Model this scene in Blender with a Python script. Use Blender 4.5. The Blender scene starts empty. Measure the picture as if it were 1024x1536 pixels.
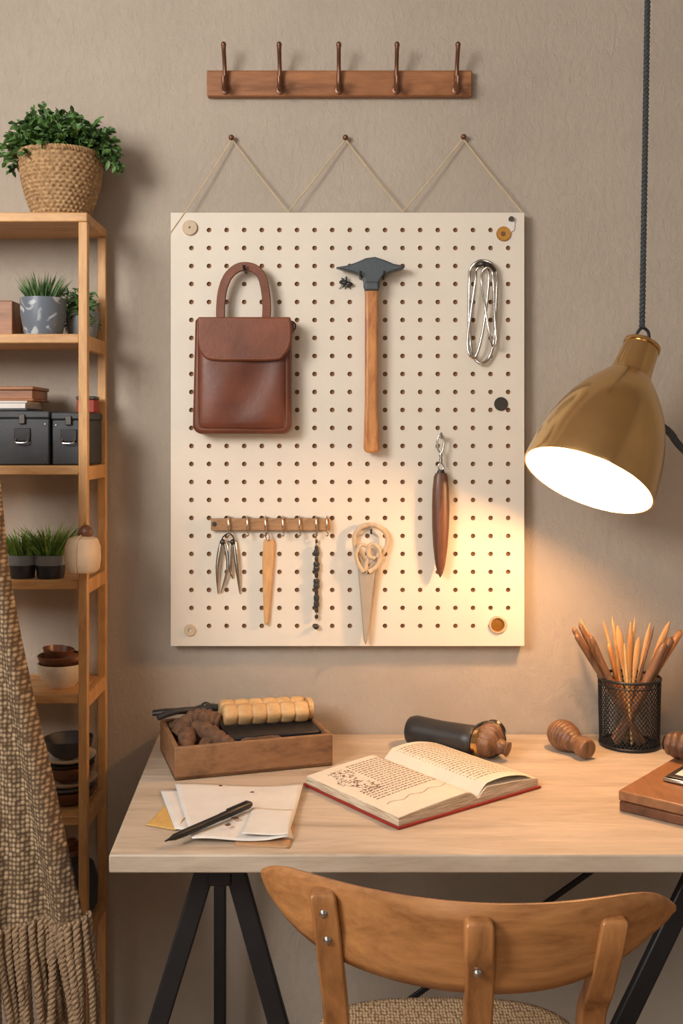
import bpy, bmesh, math, random
from mathutils import Vector, Matrix, Quaternion
random.seed(7)
R=random.random
def U(a,b): return a+(b-a)*R()

# ---------------- survey constants (metres) -----------------
D=2.257; F=1580.0; H=1.393; HY=650.0
def V(px,py,y):
    d=D+y
    return Vector(((px-512)*d/F, y, H-(py-HY)*d/F))
def K(px,py,z=0.75):
    d=(H-z)*F/(py-HY)
    return Vector(((px-512)*d/F, d-D, z))

# ---------------- materials -----------------
def srgb(r,g,b):
    f=lambda c:(c/255/12.92) if c/255<=0.04045 else ((c/255+0.055)/1.055)**2.4
    return (f(r),f(g),f(b),1)
def base(name):
    m=bpy.data.materials.new(name); m.use_nodes=True
    nt=m.node_tree; b=nt.nodes["Principled BSDF"]
    return m,nt,b
def coords(nt,scale=(1,1,1),rot=(0,0,0)):
    tc=nt.nodes.new("ShaderNodeTexCoord"); mp=nt.nodes.new("ShaderNodeMapping")
    mp.inputs["Scale"].default_value=scale; mp.inputs["Rotation"].default_value=rot
    nt.links.new(tc.outputs["Object"],mp.inputs["Vector"]); return mp.outputs["Vector"]
def noise(nt,vec,scale,detail=6,rough=0.6,dist=0.0):
    n=nt.nodes.new("ShaderNodeTexNoise"); n.inputs["Scale"].default_value=scale
    n.inputs["Detail"].default_value=detail; n.inputs["Roughness"].default_value=rough
    n.inputs["Distortion"].default_value=dist
    nt.links.new(vec,n.inputs["Vector"]); return n.outputs["Fac"]
def ramp(nt,fac,stops):
    r=nt.nodes.new("ShaderNodeValToRGB"); e=r.color_ramp.elements
    while len(e)<len(stops): e.new(0.5)
    for i,(p,c) in enumerate(stops): e[i].position=p; e[i].color=c
    nt.links.new(fac,r.inputs["Fac"]); return r.outputs["Color"]
def bump(nt,b,h,strength,dist=0.002):
    n=nt.nodes.new("ShaderNodeBump"); n.inputs["Strength"].default_value=strength
    n.inputs["Distance"].default_value=dist
    nt.links.new(h,n.inputs["Height"]); nt.links.new(n.outputs["Normal"],b.inputs["Normal"])
def dk(c,k): return (c[0]*k,c[1]*k,c[2]*k,1)
def plain(name,c,rough=0.5,metal=0.0,var=0.15,ns=40,bs=0.15,bd=0.001):
    m,nt,b=base(name); v=coords(nt)
    f=noise(nt,v,ns)
    nt.links.new(ramp(nt,f,[(0.3,dk(c,1-var)),(0.7,dk(c,1+var))]),b.inputs["Base Color"])
    b.inputs["Roughness"].default_value=rough; b.inputs["Metallic"].default_value=metal
    if bs: bump(nt,b,noise(nt,v,ns*4),bs,bd)
    return m
def wood(name,c1,c2,axis='x',scale=9,rough=0.5,bs=0.2,stretch=12,rot=(0,0,0)):
    m,nt,b=base(name)
    s={'x':(1/stretch*2,1,1),'y':(1,1/stretch*2,1),'z':(1,1,1/stretch*2)}[axis]
    v=coords(nt,s,rot)
    f=noise(nt,v,scale*3,8,0.65,1.2)
    f2=noise(nt,v,scale*22,4,0.6)
    mx=nt.nodes.new("ShaderNodeMath"); mx.operation='MULTIPLY_ADD'; mx.inputs[1].default_value=0.35
    nt.links.new(f2,mx.inputs[0]); nt.links.new(f,mx.inputs[2])
    nt.links.new(ramp(nt,mx.outputs[0],[(0.45,c2),(0.62,tuple((a+b_)/2 for a,b_ in zip(c1,c2))),(0.85,c1)]),b.inputs["Base Color"])
    b.inputs["Roughness"].default_value=rough
    bump(nt,b,f2,bs,0.0008)
    return m

def wall_mat():
    m,nt,b=base("plaster"); v=coords(nt)
    f=noise(nt,v,2.2,8,0.65)
    c=srgb(184,172,158)
    nt.links.new(ramp(nt,f,[(0.3,dk(c,0.87)),(0.7,dk(c,1.06))]),b.inputs["Base Color"])
    b.inputs["Roughness"].default_value=0.85
    v2=coords(nt,(1,1,0.6))
    f2=noise(nt,v2,75,10,0.75,0.6)
    bump(nt,b,f2,0.7,0.006)
    return m
M_wall=wall_mat()
M_floor=wood("floor_oak",srgb(150,115,80),srgb(95,68,45),'y',3)
M_ceil=plain("ceiling_paint",srgb(205,196,186),0.9)
M_peg=plain("pegboard_paint",srgb(222,213,199),0.55,0,0.03,12,0.08)
M_back=plain("hardboard_back",srgb(132,94,62),0.8,0,0.15,30)
M_pine=wood("pine",srgb(214,168,112),srgb(168,118,70),'x',7)
M_pinez=wood("pine_upright",srgb(216,168,110),srgb(162,112,66),'z',7)
M_desk=wood("desk_limed_oak",srgb(202,186,168),srgb(160,142,122),'x',5,0.5,0.6)
M_chair=wood("chair_oak",srgb(188,132,80),srgb(126,80,44),'x',6,0.34,0.12)
M_chairz=wood("chair_oak_post",srgb(182,126,76),srgb(120,76,42),'z',6,0.34,0.12)
M_rack=wood("rack_walnut",srgb(166,110,68),srgb(108,64,36),'x',7,0.45)
M_hook=plain("bronze_hook",srgb(118,82,62),0.38,0.6,0.1)
M_leather=plain("leather",srgb(104,56,38),0.38,0,0.28,12,0.4,0.0014)
M_leather2=plain("leather_flap",srgb(116,64,42),0.36,0,0.25,12,0.4,0.0014)
M_stitch=plain("stitch",srgb(165,112,78),0.7)
M_hs=plain("hammer_steel",srgb(80,87,92),0.42,0.5,0.12,60,0.3)
M_hh=wood("hammer_handle",srgb(214,150,90),srgb(150,88,48),'z',12,0.4)
M_steel=plain("steel",srgb(200,196,190),0.22,1.0,0.05)
M_darksteel=plain("dark_steel",srgb(78,75,72),0.35,0.8,0.05)
def brassmat():
    m,nt,b=base("brushed_brass"); v=coords(nt,(1,1,9))
    f=noise(nt,v,60,4,.6); v1=coords(nt); f1=noise(nt,v1,9,5)
    c=srgb(220,184,130)
    nt.links.new(ramp(nt,f1,[(.3,dk(c,.88)),(.7,dk(c,1.08))]),b.inputs["Base Color"])
    b.inputs["Metallic"].default_value=1; b.inputs["Roughness"].default_value=.2
    bump(nt,b,f,.05,.0004); return m
M_brass=brassmat()
M_sheath=wood("sheath_walnut",srgb(112,74,54),srgb(60,36,28),'z',10,0.4)
M_cream=wood("cream_wood",srgb(204,184,156),srgb(174,148,118),'z',8,0.5,0.1)
M_blade=plain("grey_beige_blade",srgb(176,164,148),0.4,0.2,0.06,30)
M_honey=wood("honey_wood",srgb(214,170,116),srgb(182,132,82),'z',8,0.5,0.1)
M_rail=wood("rail_wood",srgb(180,138,96),srgb(122,86,54),'x',12,0.5)
M_black=plain("black_rubber",srgb(44,43,44),0.42,0,0.1)
M_blackm=plain("black_steel",srgb(44,44,47),0.42,0.5,0.1)
M_char=plain("charcoal_metal",srgb(60,62,66),0.5,0.3,0.12)
M_string=plain("twine",srgb(206,184,148),0.8)
M_tray=wood("tray_wood",srgb(150,110,76),srgb(96,64,42),'x',7,0.55,0.3)
M_rope=plain("cord_fabric",srgb(60,66,70),0.8,0,0.3,200)
M_brown=wood("turned_walnut",srgb(138,100,70),srgb(78,50,34),'z',14,0.45,0.25)
M_dwal=wood("dark_carved_wood",srgb(104,74,54),srgb(52,34,26),'z',14,0.45,0.25)
M_bead=wood("bead_wood",srgb(214,178,128),srgb(176,134,88),'x',10,0.45,0.1)
M_cloth=plain("brown_cloth",srgb(108,78,58),0.9,0,0.35,110,0.8,0.004)
M_paper=plain("paper",srgb(222,216,210),0.6,0,0.06,20,0.1)
M_page=plain("page_paper",srgb(226,216,200),0.8,0,0.04,20,0.05)
M_ink=plain("brown_ink",srgb(120,92,68),0.8)
M_red=plain("red_cover",srgb(150,40,28),0.5)
M_must=plain("mustard_card",srgb(200,160,92),0.7)
def leafmat(name,c1,c2):
    m,nt,b=base(name); v=coords(nt)
    f=noise(nt,v,60,3)
    nt.links.new(ramp(nt,f,[(0.35,c1),(0.65,c2)]),b.inputs["Base Color"])
    b.inputs["Roughness"].default_value=0.5
    return m
M_leaf=leafmat("herb_leaf",srgb(40,70,34),srgb(98,136,68))
M_grass=leafmat("grass_blade",srgb(66,104,44),srgb(146,180,84))
M_spiky=leafmat("spiky_blade",srgb(50,86,52),srgb(114,148,90))
M_soil=plain("soil",srgb(48,34,24),0.9,0,0.3,120,0.8)
def basketmat():
    m,nt,b=base("woven_jute"); v=coords(nt)
    f=noise(nt,v,130,4)
    nt.links.new(ramp(nt,f,[(0.3,srgb(124,92,60)),(0.7,srgb(196,162,118))]),b.inputs["Base Color"])
    b.inputs["Roughness"].default_value=0.85; bump(nt,b,noise(nt,v,400),0.5,0.002); return m
M_basket=basketmat()
def potmat():
    m,nt,b=base("glazed_grey"); v=coords(nt)
    f=noise(nt,v,26,2,0.4,1.5)
    nt.links.new(ramp(nt,f,[(0.54,srgb(104,114,126)),(0.62,srgb(180,186,192))]),b.inputs["Base Color"])
    b.inputs["Roughness"].default_value=0.35; return m
M_pot=potmat()
M_potg=plain("grey_ceramic",srgb(120,122,124),0.45)
M_potb=plain("black_ceramic",srgb(44,44,46),0.4)
M_ceram=plain("cream_ceramic",srgb(222,208,186),0.45)
M_bowlb=wood("dark_bowl_wood",srgb(120,76,52),srgb(66,38,26),'x',8,0.35)
M_pouch=plain("cream_pouch",srgb(206,180,150),0.6,0,0.08)
def knitmat(name,c1,c2,sc,scale=(1,0.35,0.8),lo=.38,hi=.68,rnd=.45):
    m,nt,b=base(name)
    v=coords(nt,scale)
    vo=nt.nodes.new("ShaderNodeTexVoronoi"); vo.inputs["Scale"].default_value=sc; vo.inputs["Randomness"].default_value=rnd
    nt.links.new(v,vo.inputs["Vector"])
    nt.links.new(ramp(nt,vo.outputs["Distance"],[(lo,c1),(hi,c2)]),b.inputs["Base Color"])
    inv=nt.nodes.new("ShaderNodeMath"); inv.operation='SUBTRACT'; inv.inputs[0].default_value=1
    nt.links.new(vo.outputs["Distance"],inv.inputs[1])
    b.inputs["Roughness"].default_value=0.95; bump(nt,b,inv.outputs[0],0.7,0.004); return m
M_knit=knitmat("knit_wool",srgb(186,162,130),srgb(92,72,52),140,(1,.02,.9),.34,.64,.3)
M_fringe=plain("wool_fringe",srgb(160,134,106),0.95,0,0.3,160,0.7,0.003)
M_seat=knitmat("woven_cord_seat",srgb(200,172,136),srgb(140,108,76),210,(1,.6,.3))

# ---------------- mesh helpers -----------------
groups={}
def group(name):
    e=bpy.data.objects.new(name,None); e.empty_display_size=0.05
    bpy.context.scene.collection.objects.link(e); groups[e.name]=e; return e
def mk(name,verts,faces,mat,parent=None,sharp=38,bev=0,seg=2,solid=0,sub=0,merge=True,recalc=True):
    me=bpy.data.meshes.new(name); me.from_pydata([tuple(v) for v in verts],[],faces)
    bm=bmesh.new(); bm.from_mesh(me)
    if merge: bmesh.ops.remove_doubles(bm,verts=bm.verts,dist=1e-6)
    if recalc: bmesh.ops.recalc_face_normals(bm,faces=bm.faces)
    bm.to_mesh(me); bm.free()
    me.polygons.foreach_set("use_smooth",[True]*len(me.polygons))
    if sharp is not None: me.set_sharp_from_angle(angle=math.radians(sharp))
    o=bpy.data.objects.new(name,me); bpy.context.scene.collection.objects.link(o)
    me.materials.append(mat)
    if parent: o.parent=parent
    if solid:
        m=o.modifiers.new("s",'SOLIDIFY'); m.thickness=solid; m.offset=0
    if bev:
        m=o.modifiers.new("b",'BEVEL'); m.width=bev; m.segments=seg; m.limit_method='ANGLE'; m.harden_normals=False
    if sub:
        m=o.modifiers.new("u",'SUBSURF'); m.levels=sub; m.render_levels=sub
    return o
def hexa(name,c,mat,parent=None,bev=0.002,**k):
    f=[(0,1,2,3),(4,5,6,7),(0,1,5,4),(1,2,6,5),(2,3,7,6),(3,0,4,7)]
    return mk(name,c,f,mat,parent,bev=bev,**k)
def box(name,lo,hi,mat,parent=None,bev=0.002,**k):
    (a,b,c),(d,e,f)=lo,hi
    return hexa(name,[(a,b,c),(d,b,c),(d,e,c),(a,e,c),(a,b,f),(d,b,f),(d,e,f),(a,e,f)],mat,parent,bev,**k)
def obox(name,A,e1,e2,l1,l2,z0,z1,mat,parent=None,bev=0.002):
    A=Vector((A[0],A[1])); e1=Vector(e1).normalized()*l1; e2=Vector(e2).normalized()*l2
    p=[A,A+e1,A+e1+e2,A+e2]
    return hexa(name,[(q.x,q.y,z0) for q in p]+[(q.x,q.y,z1) for q in p],mat,parent,bev)
def beam(name,p0,p1,w,t,mat,parent=None,up=Vector((0,1,0)),bev=0.002,w1=None,t1=None):
    p0=Vector(p0);p1=Vector(p1); a=(p1-p0).normalized(); s=a.cross(up).normalized(); n=s.cross(a).normalized()
    w1=w1 or w; t1=t1 or t
    c=[]
    for p,ww,tt in((p0,w,t),(p1,w1,t1)):
        for i,j in((-1,-1),(1,-1),(1,1),(-1,1)): c.append(p+s*ww/2*i+n*tt/2*j)
    return hexa(name,c,mat,parent,bev)
def prism(name,pts,y0,y1,mat,parent=None,bev=0.002,seg=2,yref=None,**k):
    yr=y0 if yref is None else yref
    w=[V(a,b,yr) for a,b in pts]; n=len(w)
    vs=[(p.x,y0,p.z) for p in w]+[(p.x,y1,p.z) for p in w]
    fs=[tuple(range(n)),tuple(range(n,2*n))]+[(i,(i+1)%n,n+(i+1)%n,n+i) for i in range(n)]
    return mk(name,vs,fs,mat,parent,bev=bev,seg=seg,**k)
def sm(pts,n=6,closed=False):
    P=[Vector(p) for p in pts]; out=[]; m=len(P)
    rng=m if closed else m-1
    for i in range(rng):
        g=(lambda j:P[j%m]) if closed else (lambda j:P[max(0,min(m-1,j))])
        a,b,c,d=g(i-1),g(i),g(i+1),g(i+2)
        for k in range(n):
            t=k/n
            out.append(0.5*((2*b)+(c-a)*t+(2*a-5*b+4*c-d)*t*t+(3*b-a-3*c+d)*t**3))
    if not closed: out.append(P[-1])
    return out
def tubedata(pts,r,n=8,closed=False,off=0,sc=(1,1)):
    P=[Vector(p) for p in pts]; m=len(P)
    rr=list(r) if isinstance(r,(list,tuple)) else [r]*m
    if len(rr)!=m:
        L=len(rr); q=[]
        for i in range(m):
            f=i/(m-1)*(L-1); a=min(L-2,int(f)); q.append(rr[a]*(1-f+a)+rr[a+1]*(f-a))
        rr=q
    T=[]
    for i in range(m):
        a=P[(i-1)%m] if closed or i>0 else P[i]; b=P[(i+1)%m] if closed or i<m-1 else P[i]
        T.append((b-a).normalized())
    ref=Vector((0,1,0)) if abs(T[0].y)<0.9 else Vector((1,0,0))
    nrm=(ref-T[0]*ref.dot(T[0])).normalized()
    vs=[];fs=[]
    for i in range(m):
        if i: 
            nrm=(nrm-T[i]*nrm.dot(T[i])).normalized()
        bi=T[i].cross(nrm)
        for k in range(n):
            a=2*math.pi*k/n
            vs.append(P[i]+(nrm*math.cos(a)*sc[0]+bi*math.sin(a)*sc[1])*rr[i])
    for i in range(m if closed else m-1):
        j=(i+1)%m
        for k in range(n):
            fs.append((off+i*n+k,off+i*n+(k+1)%n,off+j*n+(k+1)%n,off+j*n+k))
    if not closed:
        fs.append(tuple(off+k for k in range(n))); fs.append(tuple(off+(m-1)*n+k for k in range(n)))
    return vs,fs
def tube(name,pts,r,mat,parent=None,n=8,closed=False,sc=(1,1)):
    vs,fs=tubedata(pts,r,n,closed,0,sc)
    return mk(name,vs,fs,mat,parent,sharp=50,merge=False)
def tubes(name,lst,mat,parent=None,n=6):
    vs=[];fs=[]
    for pts,r in lst:
        a,b=tubedata(pts,r,n,False,len(vs)); vs+=a; fs+=b
    return mk(name,vs,fs,mat,parent,sharp=50,merge=False)
def twisted(pts,r,turns,steps=None):
    P=[Vector(p) for p in pts]
    L=[0]
    for i in range(1,len(P)): L.append(L[-1]+(P[i]-P[i-1]).length)
    steps=steps or int(turns*8); out=[[],[]]
    for s in range(steps+1):
        t=s/steps*L[-1]; i=1
        while i<len(P)-1 and L[i]<t: i+=1
        q=P[i-1].lerp(P[i],(t-L[i-1])/max(1e-9,L[i]-L[i-1]))
        T=(P[i]-P[i-1]).normalized(); ref=Vector((0,1,0)) if abs(T.y)<.9 else Vector((1,0,0))
        n=(ref-T*ref.dot(T)).normalized(); b=T.cross(n); a=2*math.pi*turns*s/steps
        o=(n*math.cos(a)+b*math.sin(a))*r*0.75
        out[0].append(q+o); out[1].append(q-o)
    return [(out[0],r),(out[1],r)]
def lathe(name,prof,mat,parent=None,origin=(0,0,0),axis=(0,0,1),n=32,mod=None,sc=(1,1),sharp=40,**k):
    q=Vector((0,0,1)).rotation_difference(Vector(axis).normalized()); O=Vector(origin)
    vs=[];fs=[]
    for (r,t) in prof:
        for j in range(n):
            a=2*math.pi*j/n; rr=mod(a,t,r) if mod else r
            vs.append(O+q@Vector((rr*math.cos(a)*sc[0],rr*math.sin(a)*sc[1],t)))
    for i in range(len(prof)-1):
        for j in range(n):
            fs.append((i*n+j,i*n+(j+1)%n,(i+1)*n+(j+1)%n,(i+1)*n+j))
    return mk(name,vs,fs,mat,parent,sharp=sharp,**k)
def ball(name,c,r,mat,parent=None,sc=(1,1,1),n=16):
    prof=[(r*math.sin(math.pi*i/(n//2+2)),-r*math.cos(math.pi*i/(n//2+2))*sc[2]) for i in range(n//2+3)]
    return lathe(name,prof,mat,parent,c,(0,0,1),n,sc=(sc[0],sc[1]))

# ---------------- room -----------------
box("wall_back",(-2,0,0),(2,0.12,2.8),M_wall,bev=0)
box("wall_left",(-2.12,-4.2,0),(-2,0.12,2.8),M_wall,bev=0)
box("wall_right",(2,-4.2,0),(2.12,0.12,2.8),M_wall,bev=0)
box("floor",(-2.12,-4.2,-0.1),(2.12,0.12,0),M_floor,bev=0)
box("ceiling",(-2.12,-4.2,2.8),(2.12,0.12,2.9),M_ceil,bev=0)

# ---------------- pegboard -----------------
g=group("pegboard")
YF=-0.03; YB=-0.0245
def pegpanel():
    p0=V(256,319,YF); p1=V(786,969,YF)
    x0,x1,zt,zb=p0.x,p1.x,p0.z,p1.z
    c0=V(287,345,YF); cp=26.39*(D+YF)/F; rp=27.0*(D+YF)/F
    nc,nr=19,23; hx,hz=cp/2,rp/2; rad=0.0051; n=16
    skip={(0,0),(18,0),(18,22),(0,22)}
    vs=[];fs=[]
    def q(a): 
        b=len(vs); vs.extend(a); fs.append(tuple(range(b,b+len(a))))
    for y in(YF,YB):
        for r in range(nr):
            for c in range(nc):
                cx=c0.x+c*cp; cz=c0.z-r*rp
                if (c,r) in skip:
                    q([(cx-hx,y,cz-hz),(cx+hx,y,cz-hz),(cx+hx,y,cz+hz),(cx-hx,y,cz+hz)]); continue
                pts=[]
                for k in range(n):
                    a=2*math.pi*k/n; ca,sa=math.cos(a),math.sin(a); m=max(abs(ca),abs(sa))
                    pts.append(((cx+rad*ca,y,cz+rad*sa),(cx+hx*ca/m,y,cz+hz*sa/m)))
                for k in range(n):
                    a,b=pts[k],pts[(k+1)%n]; q([a[0],a[1],b[1],b[0]])
                if y==YF:
                    for k in range(n):
                        a,b=pts[k][0],pts[(k+1)%n][0]
                        q([a,b,(b[0],YB,b[2]),(a[0],YB,a[2])])
        gx0=c0.x-hx; gx1=c0.x+(nc-1)*cp+hx; gz1=c0.z+hz; gz0=c0.z-(nr-1)*rp-hz
        q([(x0,y,zb),(x1,y,zb),(x1,y,gz0),(x0,y,gz0)]); q([(x0,y,gz1),(x1,y,gz1),(x1,y,zt),(x0,y,zt)])
        q([(x0,y,gz0),(gx0,y,gz0),(gx0,y,gz1),(x0,y,gz1)]); q([(gx1,y,gz0),(x1,y,gz0),(x1,y,gz1),(gx1,y,gz1)])
    for a,b in(((x0,zb),(x1,zb)),((x1,zb),(x1,zt)),((x1,zt),(x0,zt)),((x0,zt),(x0,zb))):
        q([(a[0],YF,a[1]),(b[0],YF,b[1]),(b[0],YB,b[1]),(a[0],YB,a[1])])
    mk("panel",vs,fs,M_peg,g,sharp=30,merge=True,recalc=False)
    box("frame_back",(x0,-0.0205,zb),(x1,-0.008,zt),M_peg,g,bev=0)
    box("backing_sheet",(x0+.001,-0.0243,zb+.001),(x1-.001,-0.0206,zt-.001),M_back,g,bev=0)
    for z in(zt-0.03,zb+0.03): box("batten",(x0+0.02,-.0078,z-0.012),(x1-0.02,-0.0005,z+0.012),M_rail,g)
pegpanel()
def disc(name,px,py,r,mat,t=0.004,hole=0.0,y=YF):
    p=V(px,py,y)
    prof=[(hole,0),(r,0),(r,t*0.7),(r*0.93,t),(hole,t),(hole,0)] if hole else [(0,0),(r,0),(r,t*0.7),(r*0.93,t),(0,t)]
    return lathe(name,prof,mat,g,(p.x,y,p.z),(0,-1,0),28)
M_amber=plain("amber_brass",srgb(170,120,52),0.3,0.6)
disc("wooden_disc",285,342,0.016,M_cream,0.005,0.0025)
disc("brass_washer",755,351,0.0155,M_amber,0.004); disc("washer_core",754,351,0.005,M_hook,0.006)
disc("dark_plug",751,606,0.0145,M_darksteel,0.003)
disc("cream_washer",285,945,0.0125,M_cream,0.004,0.004)
disc("brass_ring",746,937,0.019,M_cream,0.004,0.0145); disc("brass_core",746,937,0.0145,M_amber,0.001)
disc("nail_head",766,329,0.0055,M_darksteel,0.008)
prism("paper_tag",[(765,331),(772,333),(771,345),(764,349),(757,345),(762,340)],YF-0.003,YF,M_paper,g,bev=0)

# ---------------- hanging string -----------------
g=group("hanging_twine")
lst=[]
pk=[(348,209),(518,209),(694,208)]; bt=[(278,320),(432,320),(604,320),(782,320)]
for i,(a,b) in enumerate(pk):
    top=V(a,b,-0.012)
    for c in(bt[i],bt[i+1]):
        e=V(c[0],c[1]-2,-0.024)
        mid=top.lerp(e,0.5)+Vector((0,0,-0.002))
        lst+=twisted([top,mid,e],0.0009,42,170)
e=V(255,350,-0.031); lst+=twisted([V(278,317,-0.031),e],0.0007,12)
tubes("twine",lst,M_string,g,5)
for i,(a,b) in enumerate(pk):
    p=V(a,b,-0.0)
    lathe("nail_%d"%i,[(0,0),(0.002,0),(0.002,0.012),(0.006,0.013),(0.0055,0.017),(0.003,0.0195),(0,0.02)],M_hook,g,(p.x,0,p.z),(0,-1,0),16)

# ---------------- coat rack -----------------
g=group("wall_coat_rack")
a=V(310,105,-0.02); b=V(708,144,-0.02)
box("board",(a.x,-0.02,b.z),(b.x,-0.0005,a.z),M_rack,g,bev=0.003)
for i,px in enumerate((338,420,508,594,684)):
    q=V(px,137,-0.02); x=q.x; z=q.z
    zt=V(px,67,-0.055).z
    tube("peg_%d"%i,sm([(x,-0.024,z+0.0),(x,-0.028,z+0.02),(x,-0.036,z+0.05),(x,-0.052,zt-0.01),(x,-0.055,zt)],5),[0.0056,0.005,0.0044,0.0046,0.0055],M_hook,g,10)
    ball("peg_tip_%d"%i,(x,-0.055,zt),0.0056,M_hook,g,(1,1,1.2))
    tube("hook_%d"%i,sm([(x,-0.022,z+0.034),(x,-0.03,z+0.012),(x,-0.043,z-0.004),(x,-0.054,z+0.004),(x,-0.057,z+0.02)],5),[0.0055,0.005,0.0045,0.0045,0.005],M_hook,g,10)
    lathe("plate_%d"%i,[(0,0),(0.009,0),(0.009,0.002),(0.006,0.004),(0,0.004)],M_hook,g,(x,-0.02,z+0.004),(0,-1,0),16,sc=(1,1.3))

# ---------------- satchel -----------------
g=group("leather_satchel")
def rr(x0,y0,x1,y1,rads,n=5):
    out=[]
    cs=[(x0,y0,1,1,180,rads[0]),(x1,y0,-1,1,270,rads[1]),(x1,y1,-1,-1,0,rads[2]),(x0,y1,1,-1,90,rads[3])]
    for cx,cy,sx,sy,a0,r in cs:
        for k in range(n+1):
            a=math.radians(a0+90*k/n); out.append((cx+sx*r+r*math.cos(a),cy+sy*r+r*math.sin(a)))
    return out
body=rr(291,478,437,651,(6,6,14,14))
body=[(x-(4 if x<360 else -0)*(y-478)/173*0.3+ (3*(1-(y-478)/173) if x<360 else 0),y) for x,y in body]
prism("body",body,-0.078,-0.0345,M_leather,g,bev=0.012,seg=4,yref=-0.06)
def bulge():
    vs=[];fs=[];n=24
    for j in range(n+1):
        for i in range(n+1):
            u,v=i/n,j/n; px=297+134*u; py=486+160*v
            p=V(px,py,-0.06); f=(1-(2*u-1)**6)*(1-(2*v-1)**6)
            p.y=-0.074-0.010*max(0,f)**.5-0.004*math.sin(u*5+1)*math.sin(v*4)*f-.0012*math.sin(u*11+v*7)*f
            vs.append(p)
    for j in range(n):
        for i in range(n): a=j*(n+1)+i; fs.append((a,a+1,a+n+2,a+n+1))
    mk("front_panel",vs,fs,M_leather,g,solid=.003,sharp=None)
bulge()
flap=[(297,476),(436,476),(438,500),(436,518),(428,532),(414,541),(360,542),(318,541),(304,533),(298,516)]
flap=[(p.x,p.y) for p in sm([(a,b,0) for a,b in flap[1:]+flap[:1]],4)]
prism("flap",flap,-0.0945,-0.080,M_leather2,g,bev=0.004,seg=3,yref=-0.085)
prism("gusset_tab",[(430,480),(441,484),(440,498),(434,502)],-0.07,-0.045,M_leather,g,bev=0.003)
tube("side_ring",sm([V(437,482,-0.06),V(443,487,-0.06),V(441,495,-0.06),V(435,492,-0.06)],5,True),0.0016,M_darksteel,g,6,True)
def strap(name,cl,w,y0,y1,mat,parent):
    P=sm([(a,b,0) for a,b in cl],6); L=[];Rr=[]
    for i,p in enumerate(P):
        t=(P[min(i+1,len(P)-1)]-P[max(0,i-1)]).normalized(); n=Vector((-t.y,t.x,0))
        L.append((p+n*w/2)[:2]); Rr.append((p-n*w/2)[:2])
    vs=[];fs=[];m=len(L)
    for y in(y0,y1):
        for q in L+Rr:
            w_=V(q[0],q[1],-0.06); vs.append((w_.x,y,w_.z))
    for i in range(m-1):
        fs+=[(i,i+1,m+i+1,m+i),(2*m+i,2*m+i+1,3*m+i+1,3*m+i),(i,i+1,2*m+i+1,2*m+i),(m+i,m+i+1,3*m+i+1,3*m+i)]
    fs+=[(0,m,3*m,2*m),(m-1,2*m-1,4*m-1,3*m-1)]
    return mk(name,vs,fs,mat,parent,bev=0.0015)
strap("handle",[(331,486),(331,460),(334,435),(342,415),(355,403),(369,400),(383,404),(393,416),(398,436),(400,460),(399,486)],13,-0.066,-0.056,M_leather2,g)
def stitches(name,path,y,parent,step=3.6):
    P=sm([(a,b,0) for a,b in path],20); acc=0
    lst=[]
    for p,q in zip(P[:-1],P[1:]):
        acc+=(q-p).length
        if acc>step:
            d=(q-p).normalized()*1.1; a=V(p.x-d.x,p.y-d.y,y); b=V(p.x+d.x,p.y+d.y,y); lst.append(([a,b],0.0005)); acc=0
    return tubes(name,lst,M_stitch,parent,5)
stitches("flap_stitching",[(301,482),(302,514),(308,528),(322,537),(360,538),(412,537),(425,529),(432,515),(433,482)],-0.0947,g)
stitches("handle_stitching",[(327,480),(327,460),(330,434),(338,412),(353,399),(369,396),(385,400),(397,414),(402,436),(404,460),(403,480)],-0.0665,g)
pp=V(369,400,YF); tube("peg_hook",[(pp.x,YF+0.006,pp.z-0.012),(pp.x,-0.075,pp.z-0.012),(pp.x,-0.078,pp.z-0.004)],0.003,M_darksteel,g)

# ---------------- hammer -----------------
g=group("claw_hammer")
hd=[(503,402),(520,399.5),(536,394),(548,388.5),(562,386.5),(576,391),(590,397),(607,400),(604,404),(588,408),(574,415),(569,422),(569,433),(545,433),(545,422),(541,414),(528,409),(512,405)]
prism("head",hd,-0.068,-0.042,M_hs,g,bev=0.005,seg=3,yref=-0.055)
prism("collar",[(548,424),(567,424),(568,437),(546,437)],-0.072,-0.038,M_hs,g,bev=0.003,yref=-0.055)
hp=[(547,434),(567,434),(567,520),(566,600),(569,672),(567,679),(547,679),(545,672),(547,600),(547,520)]
prism("handle",hp,-0.068,-0.042,M_hh,g,bev=0.006,seg=3,yref=-0.055)
for x in(540,575):
    q=V(x,416,YF); tube("peg",[(q.x,YF+0.006,q.z-0.003),(q.x,-0.075,q.z-0.003),(q.x,-0.078,q.z+0.006)],0.0025,M_darksteel,g)

# ---------------- bee ornament -----------------
g=group("bee_ornament")
c=V(517,424,YF-0.008)
ball("thorax",c,0.006,M_black,g,(1.2,0.9,0.9)); ball("abdomen",c+Vector((0.009,0,-0.003)),0.0055,M_darksteel,g,(1.5,0.9,0.8)); ball("head",c+Vector((-0.008,0,0.001)),0.004,M_black,g)
for s,(dx,dz) in enumerate(((0.004,0.013),(-0.007,0.01),(0.008,-0.011),(-0.006,-0.011))):
    tube("wing_%d"%s,[c,c+Vector((dx*.6,-0.002,dz*.6)),c+Vector((dx,-0.001,dz))],[0.001,0.0035,0.001],M_darksteel,g,8,sc=(0.3,1))
tubes("legs",[([c+Vector((k*.004,0,0)),c+Vector((k*.009,0.003,-0.009)),c+Vector((k*.012,0.007,-0.012))],0.0007) for k in(-1,0.1,1)],M_black,g)

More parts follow.
